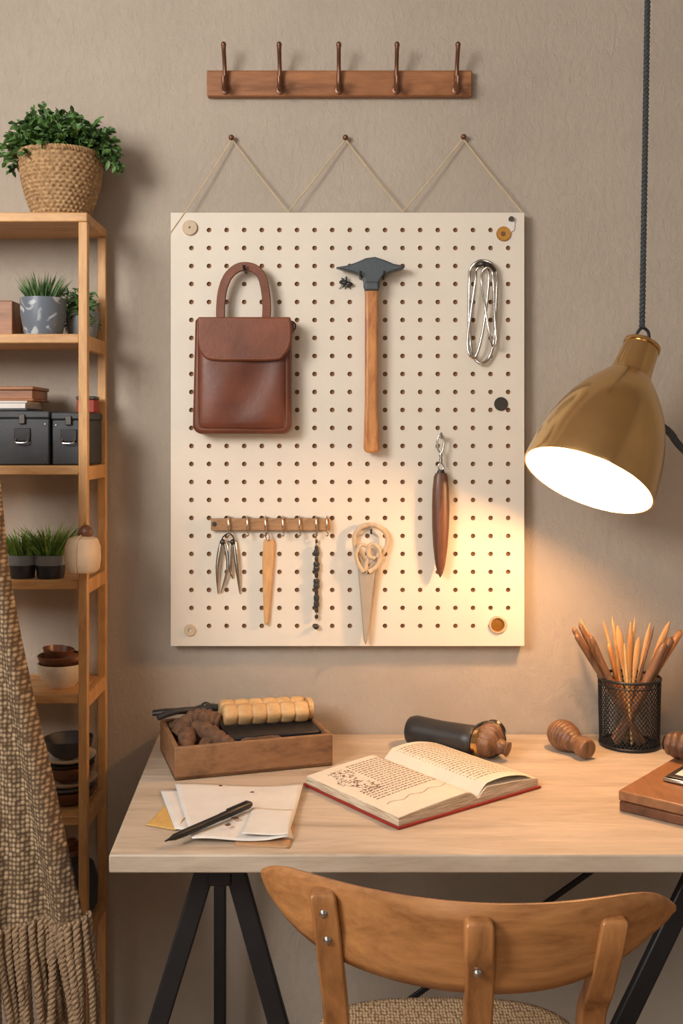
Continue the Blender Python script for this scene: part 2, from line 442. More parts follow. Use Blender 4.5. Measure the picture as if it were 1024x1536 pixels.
# ---------------- steel carabiner -----------------
g=group("steel_wire_carabiner")
def loop(name,pts,y,r):
    return tube(name,sm([V(a,b,y+(0.004 if i%2 else 0)) for i,(a,b) in enumerate(pts)],6,True),r,M_steel,g,8,True)
loop("outer_loop",[(704,425),(705,405),(714,394),(724,391),(736,395),(744,408),(745,430),(743,480),(740,515),(733,537),(722,545),(712,538),(706,520),(703,480)],-0.044,0.0036)
loop("inner_loop",[(713,420),(714,406),(722,399),(730,404),(733,420),(728,470),(720,515),(712,536),(704,532),(701,512),(706,470)],-0.052,0.003)
loop("gate",[(722,425),(723,408),(731,401),(738,408),(740,430),(742,480),(744,512),(739,520),(734,500),(727,460)],-0.058,0.0024)
tube("clasp",sm([V(714,400,-0.048),V(722,396,-0.056),V(734,398,-0.056),V(741,406,-0.048)],5),0.0048,M_darksteel,g,8)
q=V(722,400,YF); tube("peg",[(q.x,YF+0.006,q.z),(q.x,-0.062,q.z),(q.x,-0.064,q.z+0.006)],0.0025,M_darksteel,g)

# ---------------- sheath with clip -----------------
g=group("sheathed_knife")
y=-0.05; s=(D+y)/F
top=V(661,709,y); bot=V(660,867,y)
outl=[(0,0),(8,0.5),(10.5,6),(12.5,25),(13.2,50),(12.8,80),(11,110),(7.5,138),(4,151),(0,158)]
lathe("sheath",[(r*s,t*s) for r,t in outl],M_sheath,g,top,(bot-top),24,sc=(1,0.75))
lathe("cap",[(0,-0.006),(0.006,-0.006),(0.0085,0),(0.0105,0.004),(0.011,0.010)],M_darksteel,g,top,(bot-top),20,sc=(1,0.8))
tube("eye",sm([top+Vector((a*.006,0,b*.008+0.012)) for a,b in((0,-1),(1,0),(0,1),(-1,0))],5,True),0.0016,M_steel,g,8,True)
lathe("swivel",[(0,0),(0.0035,0),(0.004,0.006),(0.003,0.012),(0.0045,0.016),(0.003,0.022),(0,0.023)],M_steel,g,top+Vector((0.0,0,0.02)),(0,0,1),14)
tube("clip",sm([top+Vector(p) for p in((0,0,.040),(-.007,0,.052),(-.007,0,.07),(0,0,.08),(.007,0,.07),(.005,0,.052))],5,True),0.0019,M_steel,g,8,True)
q=top+Vector((0,0,0.076)); tube("peg",[(q.x,YF+0.006,q.z-.002),(q.x,-0.058,q.z-.002),(q.x,-0.06,q.z+0.008)],0.0022,M_steel,g)

# ---------------- tool rail -----------------
g=group("wooden_tool_rail")
a=V(316,778,-0.045); b=V(495,796,-0.045)
box("rail",(a.x,-0.045,b.z),(b.x,-0.031,a.z),M_rail,g,bev=0.002)
for i,px in enumerate((343,371,398,424,449,474,490)):
    q=V(px,786,-0.045)
    tube("ring_%d"%i,sm([(q.x,-0.048,q.z-0.016),(q.x,-0.054,q.z-0.004),(q.x,-0.050,q.z+0.013),(q.x,-0.04,q.z+0.016),(q.x,-0.033,q.z+0.013)],5),0.0019,M_steel,g,8)
    tube("hook_%d"%i,sm([(q.x,-0.048,q.z-0.016),(q.x+0.003,-0.049,q.z-0.021),(q.x,-0.05,q.z-0.025),(q.x-0.003,-0.05,q.z-0.021)],4),0.0013,M_steel,g,6)
q=V(321,786,-0.045)
lathe("screw",[(0,0),(0.005,0),(0.004,0.003),(0,0.003)],M_darksteel,g,(q.x,-0.045,q.z),(0,-1,0),14)
g=group("steel_tweezers")
yt=-0.038
for i,(t,l,r2) in enumerate((((332,812),(326,850),(327,891)),((337,812),(342,850),(331,890)),((346,812),(345,850),(349,868)),((351,812),(355,850),(360,891)))):
    tube("arm_%d"%i,sm([V(t[0],t[1],yt-.002),V(l[0],l[1],yt-.003),V(r2[0],r2[1],yt+.004)],6),[0.0035,0.0048,0.004,0.0028,0.0012],M_steel,g,8,sc=(0.5,1))
for i,x in enumerate((334,349)):
    q=V(x,813,yt-.002); ball("pivot_%d"%i,q,0.0062,M_darksteel,g,(1,.9,1))
tube("link",sm([V(343,800,-0.047),V(334,806,-0.042),V(334,815,yt-.002),V(343,812,-0.040),V(350,815,yt-.002),V(350,806,-0.042)],5,True),0.0015,M_darksteel,g,6,True)
g=group("wooden_wedge")
prism("blade",[(395,810),(411,810),(410,840),(406,890),(402,934),(399,939),(396,936),(394,890),(393,840)],-0.0415,-0.0302,M_honey,g,bev=0.003,seg=3)
tube("loop",sm([V(402,812,-0.042),V(398,804,-0.046),V(400,799,-0.05),V(404,804,-0.046)],4,True),0.0011,M_steel,g,6,True)
g=group("beaded_key_chain")
yy=-0.038
tubes("cord",[([V(474,800,-.048),V(474,812,yy),V(475,880,yy),V(474,930,yy)],0.0009)],M_steel,g)
for i,(py,rx,h) in enumerate(((812,2,3),(822,3,4),(829,4.5,5),(838,3,4),(846,5,4),(853,5,4),(862,3,5),(872,5,4),(879,5,4),(888,3,5),(897,4.5,5),(906,4.5,5),(915,3,4),(925,3,3))):
    q=V(474.5,py,yy); s=(D+yy)/F
    lathe("bead_%d"%i,[(0,-h*s),(rx*s*.8,-h*s*.9),(rx*s,0),(rx*s*.8,h*s*.9),(0,h*s)],M_black if i%3 else M_darksteel,g,q,(0,0,1),12)
ball("end_ball",V(474,940,yy),0.006,M_darksteel,g)

# ---------------- wooden scissors -----------------
g=group("wooden_scissors")
prism("blade_back",[(540,850),(552,846),(569,850),(567,866),(562,892),(556,932),(551,960),(549,966),(547,930),(543,890)],-0.043,-0.037,M_blade,g,bev=0.002,seg=2)
prism("blade_front",[(536,852),(541,843),(552,850),(562,856),(560,880),(555,930),(551,962),(548,968),(545,960),(542,920),(539,880)],-0.050,-0.0435,M_blade,g,bev=0.0025,seg=2)
def bow(name,pts,y,r,mat): tube(name,sm([V(a,b,y) for a,b in pts],7),r,mat,g,10,sc=(.7,1))
bow("bow_back",[(548,856),(560,846),(571,834),(580,818),(579,802),(569,791),(555,787),(541,791),(532,803),(532,820),(538,834),(546,846)],-0.043,[.006,.0055,.005,.0048,.0048,.005,.0052,.0052,.005,.005,.0055,.006],M_cream)
bow("bow_front_left",[(545,858),(537,846),(534,830),(541,818),(550,820),(553,832),(549,846),(548,856)],-0.051,[.0055,.0045,.004,.004,.004,.004,.0045,.005],M_cream)
bow("bow_front_right",[(553,858),(564,850),(570,836),(567,822),(558,816),(552,822),(553,834),(562,838)],-0.053,[.0055,.0045,.004,.004,.004,.004,.0045,.005],M_cream)
q=V(552,858,-.05); lathe("pivot_screw",[(0,0),(.004,0),(.0035,.003),(0,.0035)],M_brass,g,(q.x,-.0505,q.z),(0,-1,0),16)
q=V(556,797,YF); tube("peg",[(q.x,YF+0.006,q.z-.002),(q.x,-0.056,q.z-.002),(q.x,-0.058,q.z+0.007)],0.002,M_darksteel,g)

# ---------------- desk -----------------
g=group("trestle_desk")
zt,zb=0.75,0.7215
fl=-0.355
c=[(fl,-0.65),(1.12,-0.65),(1.12,-0.004),(-0.392,-0.004)]
hexa("top",[(x,y,zb) for x,y in c]+[(x,y,zt) for x,y in c],M_desk,g,bev=0.003)
yl=-0.55
def leg(n,x0,x1,y0=yl,y1=yl,w=0.032): beam(n,(x0,y0,0.715),(x1,y1,0.0),w,0.018,M_blackm,g,bev=0.003)
leg("leg_1",-0.212,-0.43); leg("leg_2",-0.18,0.02)
leg("leg_3",-0.245,-0.245,-0.13,-0.13,0.024)
box("bearer_1",(-0.225,-0.6,0.70),(-0.165,-0.08,0.7215),M_blackm,g); box("bracket_1",(-0.215,-0.565,0.665),(-0.178,-0.535,0.705),M_blackm,g)
box("bearer_1b",(-0.27,-0.16,0.69),(-0.17,-0.10,0.7215),M_blackm,g)
leg("leg_4",0.59,0.245); leg("leg_5",0.64,0.93); leg("leg_6",0.76,0.78,-0.13,-0.13,0.024)
box("bearer_2",(0.58,-0.6,0.70),(0.65,-0.08,0.7215),M_blackm,g); box("bearer_2b",(0.58,-0.16,0.69),(0.78,-0.10,0.7215),M_blackm,g)
beam("cross_brace",V(893,1302,-0.13),V(345,1690,-0.13),0.012,0.006,M_blackm,g)

# ---------------- chair -----------------
g=group("wooden_dining_chair")
Lp=Vector((-0.098,-0.915)); Mp=Vector((0.145,-1.045)); Rp=Vector((0.396,-0.985))
def plan(s):
    return Lp*(s*(s-1)/2)+Mp*(1-s*s)+Rp*(s*(s+1)/2)
def backrest():
    ns,nz=64,8; th=0.018; vs=[];fs=[]
    def sec(s):
        e=abs(s); ll=s<0
        top=0.862-(0.016*e**14 if ll else .03*e**10)
        hgt=0.112*max(0.0,1-e**(6.0 if ll else 2.8))**(.55 if ll else 0.62)
        if ll: hgt*=1-.22*e**2
        return top,max(0.010,hgt)
    for side in(1,-1):
        for i in range(ns+1):
            t0=i/ns; s=-math.cos(math.pi*t0)*.5+ (2*t0-1)*.5
            p=plan(s); t=(plan(min(1,s+.01))-plan(max(-1,s-.01))).normalized(); n=Vector((-t.y,t.x))
            top,h=sec(s)
            for j in range(nz+1):
                v=j/nz; z=top-h*v; lean=-0.02*(z-0.75)/0.11
                rnd=th/2*math.sqrt(max(0.05,1-(2*v-1)**6))*(1-0.5*abs(s)**10)
                q=p+n*rnd*side; vs.append((q.x,q.y+lean,z))
    m=(ns+1)*(nz+1); w=nz+1
    for k in(0,m):
        for i in range(ns):
            for j in range(nz): fs.append((k+i*w+j,k+(i+1)*w+j,k+(i+1)*w+j+1,k+i*w+j+1))
    for i in range(ns):
        for j in(0,nz): fs.append((i*w+j,(i+1)*w+j,m+(i+1)*w+j,m+i*w+j))
    for i in(0,ns):
        for j in range(nz): fs.append((i*w+j,i*w+j+1,m+i*w+j+1,m+i*w+j))
    mk("backrest",vs,fs,M_chair,g,sharp=60,bev=0.0)
backrest()
def post(n,pts,w,t):
    P=sm([Vector(p) for p in pts],5); vs=[];fs=[]
    for i,p in enumerate(P):
        f=1 if i else 0.8
        for a,b in((-1,-1),(1,-1),(1,1),(-1,1)): vs.append(p+Vector((a*w/2*f,b*t/2*f,0)))
    m=len(P)
    for i in range(m-1):
        for k in range(4): fs.append((i*4+k,i*4+(k+1)%4,i*4+4+(k+1)%4,i*4+4+k))
    fs+=[(0,1,2,3),tuple(range(4*m-4,4*m))]
    mk(n,vs,fs,M_chairz,g,bev=0.006,seg=3)
post("post_left",[V(483,1335,-1.012),V(490,1385,-1.008),V(497,1450,-0.99),V(505,1536,-0.965),(-0.0,-0.955,0.5),(-0.02,-0.97,0.25),(-0.05,-1.0,0.0)],0.031,0.026)
post("post_right",[V(920,1374,-1.05),V(912,1420,-1.045),V(898,1480,-1.02),V(884,1540,-0.985),(0.30,-0.965,0.5),(0.32,-0.98,0.25),(0.35,-1.01,0.0)],0.031,0.026)
post("post_centre",[V(718,1378,-1.078),V(718,1430,-1.075),V(718,1480,-1.05),(0.158,-1.0,0.60),(0.158,-0.975,0.50)],0.033,0.022)
for i,(a,b,y) in enumerate(((717,1413,-1.088),(717,1462,-1.08),(485,1372,-1.025),(491,1412,-1.02),(925,1413,-1.06))):
    p=V(a,b,y); lathe("screw_%d"%i,[(0,0),(0.0058,0),(0.005,0.002),(0.002,0.0032),(0,0.0033)],M_steel,g,p+Vector((0,0.003,0)),(0,-1,0),14)
def seat():
    n=56; vs=[];fs=[]; cx,cy=0.155,-0.785
    rings=[(0.0,0.0),(0.35,-0.003),(0.7,-0.002),(0.9,0.0),(0.97,-0.004),(1.0,-0.014),(0.98,-0.03),(0.9,-0.034),(0,-0.034)]
    for (k,dz) in rings:
        for i in range(n):
            a=2*math.pi*i/n; ca,sa=math.cos(a),math.sin(a); e=2/3.0
            x=math.copysign(abs(ca)**e,ca)*0.205; y=math.copysign(abs(sa)**e,sa)*0.19
            x*=1+0.12*(y/0.19)*1.0-0.04
            vs.append((cx+x*k,cy+y*k,0.510+dz))
    for r in range(len(rings)-1):
        for i in range(n): fs.append((r*n+i,r*n+(i+1)%n,(r+1)*n+(i+1)%n,(r+1)*n+i))
    mk("seat",vs,fs,M_seat,g,sharp=60)
seat()
for i,(x,y) in enumerate(((0.0,-0.64),(0.31,-0.64))):
    dx=-0.03 if i==0 else 0.03
    tube("front_leg_%d"%i,[(x,y,0.485),(x+dx*.5,y+0.01,0.25),(x+dx,y+0.02,0)],[0.017,0.016,0.011],M_chairz,g,14)
for i,(a,b) in enumerate((((0.0,-0.64,0.46),(0.0,-0.955,0.46)),((0.31,-0.64,0.46),(0.30,-0.965,0.46)),((0.0,-0.64,0.46),(0.31,-0.64,0.46)),((0,-0.957,0.46),(0.30,-0.965,0.46)),((-0.01,-0.635,0.25),(-0.02,-0.965,0.25)),((0.32,-0.635,0.25),(0.32,-0.975,0.25)))):
    beam("rail_%d"%i,a,b,0.018,0.035 if i<4 else 0.018,M_chair,g,up=Vector((0,0,1)),bev=0.004)

# ---------------- shelf unit -----------------
g=group("ladder_shelf")
yf=-0.197; yb=-0.017; xr=-0.497
kz=(D+yf)/F
levels=[H-(p-650)*kz for p in(318,500,698,870,1042,1225,1400)]+[0.12]
for i,z in enumerate(levels):
    ex=0.0 if i==0 else 0.0175
    box("board_%d"%i,(-1.12,yf+(0 if i==0 else 0.004),z-0.019),(xr-ex,yb,z-.0005),M_pine,g,bev=0.002)
    if i: 
        box("side_rail_%d"%i,(xr-0.0165,yf+0.017,z-0.03),(xr-0.002,yb-0.017,z-0.002),M_pinez,g,bev=0.001)
ztop=levels[0]-0.019
for i,(x,y) in enumerate(((xr-0.0175,yf),(xr-0.0175,yb-0.018),(-1.12,yf),(-1.12,yb-0.018))):
    box("upright_%d"%i,(x,y,0),(x+0.0175,y+0.018,ztop),M_pinez,g,bev=0.0015)

def leafgeo(vs,fs,b,d,L,W,droop=0.2,seg=3):
    d=Vector(d).normalized(); ref=Vector((U(-1,1),U(-1,1),U(-.3,1)))
    s=d.cross(ref); s=s.normalized() if s.length>1e-3 else Vector((1,0,0)); off=len(vs)
    up=s.cross(d)
    for i in range(seg+1):
        t=i/seg; w=W*math.sin(math.pi*(0.12+0.86*t))**0.8
        p=Vector(b)+d*L*t-Vector((0,0,1))*droop*L*t*t
        vs.append(p-s*w/2+up*w*0.15); vs.append(p-up*w*.05); vs.append(p+s*w/2+up*w*0.15)
    for i in range(seg):
        a=off+i*3; fs+= [(a,a+1,a+4,a+3),(a+1,a+2,a+5,a+4)]
def blades(name,c,rad,n,h,spread,mat,parent,w=0.003,curl=0.3):
    vs=[];fs=[]
    for i in range(n):
        a=U(0,6.283); r=rad*math.sqrt(R()); b=Vector(c)+Vector((r*math.cos(a),r*math.sin(a),0))
        d=Vector((math.cos(a)*spread*(r/rad+.2)+U(-.15,.15),math.sin(a)*spread*(r/rad+.2)+U(-.15,.15),1)).normalized()
        L=h*U(.6,1.05); off=len(vs); s=d.cross(Vector((U(-1,1),U(-1,1),0.1))).normalized()
        for k in range(5):
            t=k/4; p=b+d*L*t+Vector((math.cos(a),math.sin(a),-0.5))*curl*L*t*t*0.35
            ww=w*(1-t)**0.7+0.0002
            vs.append(p-s*ww/2); vs.append(p+s*ww/2)
        for k in range(4): fs.append((off+2*k,off+2*k+1,off+2*k+3,off+2*k+2))
    return mk(name,vs,fs,mat,parent,merge=False,recalc=False,sharp=None)
g=group("potted_plant_in_basket")
bx=V(92,300,-0.105); z0=levels[0]; bc=Vector((bx.x,-0.105,z0))
hgt=0.132; rows=17
prof=[]
for i in range(rows*6+1):
    t=i/(rows*6); r=0.052+0.030*math.sin(t*math.pi*0.55); prof.append((r,t*hgt))
def bmod(a,t,r):
    row=t/hgt*rows; k=int(row); ph=row-k
    return r+0.0022*abs(math.sin(math.pi*ph))+0.0018*math.sin(a*38+ (math.pi if k%2 else 0))*math.sin(math.pi*ph)-0.001
lathe("basket_wall",prof,M_basket,g,bc,(0,0,1),190,bmod,sharp=None)
lathe("basket_inner",[(0,0.001),(0.050,0.001),(0.075,hgt*.85),(0.078,hgt)],M_basket,g,bc,(0,0,1),40)
tubes("rim_braid",twisted([bc+Vector((0.0815*math.cos(2*math.pi*i/60),0.0815*math.sin(2*math.pi*i/60),hgt)) for i in range(61)],0.0035,44,360),M_basket,g,6)
lathe("soil",[(0,hgt*.86),(0.073,hgt*.86)],M_soil,g,bc,(0,0,1),30)
vs=[];fs=[];stems=[]
for i in range(240):
    a=U(0,6.283); e=math.acos(U(-0.05,1)); rr_=U(.55,1)
    tip=bc+Vector((0.124*math.sin(e)*math.cos(a)*rr_,0.090*math.sin(e)*math.sin(a)*rr_,hgt+0.004+0.098*math.cos(e)*rr_+U(-.014,.014)))
    b=bc+Vector((0.04*math.cos(a),0.04*math.sin(a),hgt*.86)); mid=b.lerp(tip,.55)+Vector((0,0,0.014))
    stems.append(([b,mid,tip],[0.0014,0.001,0.0006]))
    for k in range(15):
        t=0.45+0.55*k/14; p=(b.lerp(mid,t*2) if t<.5 else mid.lerp(tip,t*2-1))
        out=(p-(bc+Vector((0,0,hgt)))).normalized()
        leafgeo(vs,fs,p,out*0.7+Vector((U(-1,1),U(-1,1),U(-.5,1))),U(.011,.020),U(.007,.011))
for i in range(18):
    a=U(-0.8,0.7) if i<12 else U(2.6,3.6); 
    b=bc+Vector((0.078*math.cos(a),0.078*math.sin(a),hgt+.008)); tip=b+Vector((0.042*math.cos(a),0.02*math.sin(a),-U(.0,.035)))
    stems.append(([b,tip],[0.001,0.0006]))
    for k in range(10): leafgeo(vs,fs,b.lerp(tip,k/9),Vector((U(-1,1),U(-1,1),U(-1,.4))),U(.011,.017),U(.007,.01))
mk("leaves",vs,fs,M_leaf,g,merge=False,recalc=False,sharp=None); tubes("stems",stems,M_leaf,g,5)

def pot(prefix,c,rt,rb,h,mat,parent):
    lathe(prefix+"pot",[(0,0),(rb,0),(rb+(rt-rb)*.3,h*.12),(rt*.98,h*.6),(rt,h),(rt*.92,h),(rt*.88,h*.85),(0,h*.85)],mat,parent,c,(0,0,1),36)
    lathe(prefix+"soil",[(0,h*.87),(rt*.88,h*.87)],M_soil,parent,c,(0,0,1),20)
g=group("potted_spiky_plant"); c=Vector((V(65,470,-0.13).x,-0.13,levels[1])); pot("",c,0.046,0.036,0.076,M_pot,g)
blades("blades",c+Vector((0,0,.065)),0.024,170,0.068,0.45,M_spiky,g,0.0045)
g=group("potted_fern"); c=Vector((V(121,470,-0.09).x,-0.075,levels[1])); pot("",c,0.034,0.027,0.055,M_potg,g)
vs=[];fs=[];st=[]
for i in range(60):
    a=U(0,6.283) ; L=U(.03,.06); b=c+Vector((0,0,.05)); tip=b+Vector((max(-.05,min(L*math.cos(a),0.03)),L*math.sin(a)*.8-(.01),U(-.04,.05))); mid=b.lerp(tip,.5)+Vector((0,0,.02))
    st.append(([b,mid,tip],.0007))
    for k in range(14):
        t=.25+.75*k/13; p=(b.lerp(mid,t*2) if t<.5 else mid.lerp(tip,t*2-1)); leafgeo(vs,fs,p,Vector((U(-1,1),U(-1,1),U(-.6,.6))),U(.008,.015),.0035)
mk("fronds",vs,fs,M_spiky,g,merge=False,recalc=False,sharp=None); tubes("stems",st,M_spiky,g,4)
g=group("wooden_crate"); zz=levels[1]; x0,x1=-0.80,V(30,0,-0.06).x
box("back_board",(x0,-0.05,zz),(x1,-0.04,zz+.075),M_bowlb,g); box("front_board",(x0,-0.11,zz),(x1,-0.10,zz+.075),M_rack,g)
box("side_r",(x1-.01,-0.10,zz),(x1,-0.05,zz+.075),M_rack,g);box("side_l",(x0,-0.10,zz),(x0+.01,-0.05,zz+.075),M_rack,g); box("base",(x0+.01,-0.10,zz),(x1-.01,-0.05,zz+.008),M_rack,g)

def metalbox(x0,x1,y0,y1,z,h):
    g=group("metal_storage_box")
    box("body",(x0,y0,z),(x1,y1,z+h*.86),M_char,g,bev=0.003); box("lid",(x0-.002,y0-.002,z+h*.86),(x1+.001,y1+.002,z+h),M_char,g,bev=0.003)
    xm=(x0+x1)/2
    box("label_plate",(xm-.016,y0-.003,z+h*.44),(xm+.016,y0,z+h*.68),M_blackm,g,bev=0.001)
    box("latch",(xm-.006,y0-.006,z+h*.76),(xm+.006,y0-.002,z+h*.93),M_darksteel,g,bev=0.001)
    tube("pull",sm([(xm-.012,y0-.003,z+h*.5),(xm-.01,y0-.01,z+h*.42),(xm+.01,y0-.01,z+h*.42),(xm+.012,y0-.003,z+h*.5)],5),.0014,M_steel,g,6)
    for sx in(x0+.008,x1-.008):
        for sz in(.1,.75): lathe("rivet",[(0,0),(.0025,0),(.0015,.0015),(0,.0016)],M_steel,g,(sx,y0,z+h*sz),(0,-1,0),10)
zz=levels[2]
metalbox(-0.68,V(75,0,-0.18).x,-0.185,-0.03,zz,0.107); metalbox(V(78,0,-0.18).x,-0.504,-0.18,-0.04,zz,0.104)
g=group("book_stack")
xe=V(53,0,-0.15).x
box("lower_book_cover",(-0.70,-0.165,zz+.108),(xe-.012,-0.05,zz+.112),M_char,g,bev=.001); box("lower_book_pages",(-0.70,-0.163,zz+.112),(xe-.016,-0.052,zz+.123),M_paper,g,bev=.001); box("lower_book_top",(-0.70,-0.165,zz+.123),(xe-.012,-0.05,zz+.127),M_paper,g,bev=.001)
box("upper_book_pages",(-0.70,-0.16,zz+.131),(xe-.003,-0.052,zz+.149),M_rack,g,bev=.001); box("upper_book_cover",(-0.70,-0.165,zz+.149),(xe,-0.05,zz+.156),M_rack,g,bev=.0015); box("upper_book_base",(-0.70,-0.165,zz+.127),(xe,-0.05,zz+.131),M_rack,g,bev=.001)
g=group("red_tin"); box("body",(-0.545,-0.09,zz+.105),(-0.508,-0.05,zz+.132),M_red,g); box("lid",(-0.546,-0.091,zz+.132),(-0.507,-0.049,zz+.139),M_black,g)
zz=levels[3]
for px,rt in((34,.027),(76,.030)):
    g=group("potted_grass"); c=Vector((V(px,0,-0.16).x,-0.16,zz))
    pot("",c,rt,rt*.85,0.045,M_potb,g); lathe("band",[(rt*1.0,.026),(rt*1.03,.03),(rt*1.03,.045),(rt*.98,.046)],M_potg,g,c,(0,0,1),36)
    blades("blades",c+Vector((0,0,.04)),rt*.85,200,0.078 if px>50 else .064,.45,M_grass,g,.0045,.6)
g=group("hanging_wooden_bell")
c=V(124,858,-0.236); k=(D-0.236)/F
lathe("body",[(0,0),(20*k,0),(25*k,5*k),(27*k,20*k),(26.5*k,38*k),(22*k,50*k),(12*k,54*k),(0,55*k)],M_pouch,g,c,(0,0,1),32,sc=(1,.85))
tube("strap",sm([c+Vector(p) for p in((-.006,-.029,.004),(-.006,-.031,.03),(-.005,-.027,.06),(0,-.014,.071))],5),.0018,M_cream,g,6)
ball("brown_knob",V(129,798,-0.236),.014,M_bowlb,g); tube("loop",sm([V(118,808,-0.236),V(119,795,-0.236),V(129,788,-0.225),V(127,790,-0.2)],6),.002,M_bowlb,g,6)
tube("finial",[V(129,790,-0.236),V(128,783,-0.23),V(126,790,-0.198)],.0022,M_brass,g,6)
zz=levels[4]
g=group("stacked_bowls"); c=Vector((V(92,0,-0.13).x,-0.125,zz))
lathe("cream_bowl",[(0,0),(.025,0),(.028,.004),(.042,.018),(.049,.038),(.049,.048),(.046,.048),(.044,.034),(.03,.012),(0,.008)],M_ceram,g,c,(0,0,1),40)
lathe("wooden_bowl",[(0,.03),(.02,.03),(.038,.042),(.045,.062),(.043,.064),(.035,.05),(0,.04)],M_bowlb,g,c+Vector((-.004,0,0)),(0,0,1),36)
lathe("small_wooden_bowl",[(0,.046),(.014,.046),(.026,.056),(.032,.076),(.03,.077),(.022,.06),(0,.052)],M_bowlb,g,c+Vector((-.014,0,0)),(.1,0,1),32)
ball("wooden_egg",c+Vector((.02,-.015,.058)),.016,M_bowlb,g,(1.3,1,.8))
zz=levels[5]
g=group("stack_of_dishes"); c=Vector((V(100,0,-0.12).x,-0.11,zz))
hh=0
for i,(r,h,m) in enumerate(((.055,.03,M_bowlb),(.056,.012,M_potg),(.057,.012,M_cream),(.052,.03,M_bowlb),(.056,.010,M_potb),(.055,.012,M_ceram),(.05,.035,M_char))):
    lathe("dish_%d"%i,[(0,hh),(r*.6,hh),(r*.93,hh+h*.5),(r,hh+h),(r*.95,hh+h),(r*.6,hh+h*.3),(0,hh+h*.25)],m,g,c+Vector((U(-.004,.002),0,0)),(0,0,1),32); hh+=h*.9
g=group("stoneware_jar"); zz=levels[6]; c=Vector((V(105,0,-0.12).x,-0.11,zz))
lathe("body",[(0,0),(.04,0),(.052,.02),(.054,.07),(.045,.10),(.03,.112),(.03,.125),(.034,.128),(0,.128)],M_char,g,c,(0,0,1),36)
lathe("lid",[(0,.128),(.036,.128),(.034,.136),(.01,.14),(.01,.15),(0,.153)],M_bowlb,g,c,(0,0,1),30)

# ---------------- clothes stand and scarf -----------------
ys=-0.42
g=group("clothes_stand")
tube("pole",[(-0.95,ys,0.02),(-0.95,ys,1.5)],.012,M_blackm,g,14); lathe("foot",[(0,0),(.13,0),(.13,.012),(.02,.02),(0,.02)],M_blackm,g,(-0.95,ys,0),(0,0,1),40)
tube("bar",[(-1.03,ys,1.43),(-0.69,ys,1.43)],.009,M_blackm,g,12); ball("finial",(-0.95,ys,1.505),.018,M_blackm,g)
g=group("fringed_knit_scarf")
edge=[(-35,612),(-8,650),(4,700),(10,760),(18,850),(36,950),(58,1050),(84,1150),(107,1250),(130,1345),(136,1372)]
def interp(tab,y):
    if y<=tab[0][1]: return tab[0][0]
    for (a,b),(c_,d) in zip(tab[:-1],tab[1:]):
        if y<=d: return a+(c_-a)*(y-b)/(d-b)
    return tab[-1][0]
nu,nv=90,90; vs=[];fs=[]
botpts=[]
for j in range(nv+1):
    v=j/nv
    for i in range(nu+1):
        u=i/nu
        pyb=1425-55*u
        py=606+(pyb-606)*v
        xr_=interp(edge,py); xl=-150-40*v
        px=xl+(xr_-xl)*u
        amp=0.014+0.028*v
        yy=ys-0.012-amp*(0.5+0.5*math.sin(u*15+0.6*math.sin(v*4)))-0.01*math.sin(u*34+v*2)
        p=V(px,py,ys); p.y=yy
        if j==0: p.y=ys
        vs.append(p)
        if j==nv: botpts.append(p.copy())
for j in range(nv):
    for i in range(nu): a=j*(nu+1)+i; fs.append((a,a+1,a+nu+2,a+nu+1))
mk("knit",vs,fs,M_knit,g,solid=0.006,sharp=None)
vb=[];fb=[]
for j in range(9):
    a=math.pi*j/8
    for i in range(21):
        px=-150+115*i/20; q=V(px,606,ys)
        z=1.43+0.012*math.sin(a); y_=ys-0.012*math.cos(a)
        if j==8: z=1.15; y_=ys+0.016
        if j==0: z=q.z-0.002
        vb.append((q.x,y_,z))
for j in range(8):
    for i in range(20): a=j*21+i; fb.append((a,a+1,a+22,a+21))
mk("over_bar",vb,fb,M_knit,g,solid=0.005)
lst=[]
for s in range(32):
    u=0.02+0.98*s/31; b=botpts[min(nu,int(u*nu))]; 
    fan=(u-0.4)*0.04
    L=U(.165,.195); sw=U(-.012,.012); cv=U(-.01,.01)
    pts=sm([b+Vector((0,-0.002,0.014)),b+Vector((fan*.2,-.006+sw*.3,-.03)),b+Vector((fan*.7+sw,-.004+cv,-L*.6)),b+Vector((fan+sw*1.2+cv,sw,-L))],6)
    lst+=twisted(pts,U(.0038,.0048),11,84)
    lst+=twisted([q+Vector((.005+sw*.4,.012,0.003)) for q in pts],0.0038,10,70)
tubes("fringe",lst,M_fringe,g,6)
for s in range(32):
    u=0.02+0.98*s/31; b=botpts[min(nu,int(u*nu))]; ball("knot",b+Vector((0,-.003,-0.002)),.0065,M_fringe,g,(1,1,1.3),10)

# ---------------- pendant lamp -----------------
g=group("brass_pendant_lamp")
yl_=-0.30; S=(D+yl_)/(D-.38)
rc=V(881,722,yl_); ax=Vector((.42,.32,.845)).normalized()
prof=[(.119,0),(.1195,.004),(.1185,.025),(.114,.065),(.106,.102),(.094,.139),(.0785,.171),(.0625,.196),(.050,.213),(.0425,.223)]
neck=[(.0395,.2245),(.038,.228),(.0365,.24),(.0335,.283),(.0325,.292),(.029,.298),(.012,.301),(0,.301)]
def smp(p,n=4): return [(max(0,q.x),q.y) for q in sm([(a,b,0) for a,b in p],n)]
def sc_(p): return [(a*S,b*S) for a,b in p]
outer=smp(prof[1:])+neck
lathe("shade",sc_([(.1165,0.0005),(.119,0)]+outer),M_brass,g,rc,ax,96,sharp=30)
M_lin=plain("white_enamel",(.9,.9,.88,1),0.5,0,0.0,10,0)
inn=[(max(0,r-.0028),t) for r,t in smp(prof[1:9])]+[(0,.208)]
lathe("lining",sc_([(.1165,.0005)]+inn),M_lin,g,rc,ax,72,sharp=35)
mb,nt,b=base("warm_bulb"); b.inputs["Base Color"].default_value=(1,.9,.75,1)
b.inputs["Emission Color"].default_value=(1,.53,.22,1); b.inputs["Emission Strength"].default_value=500
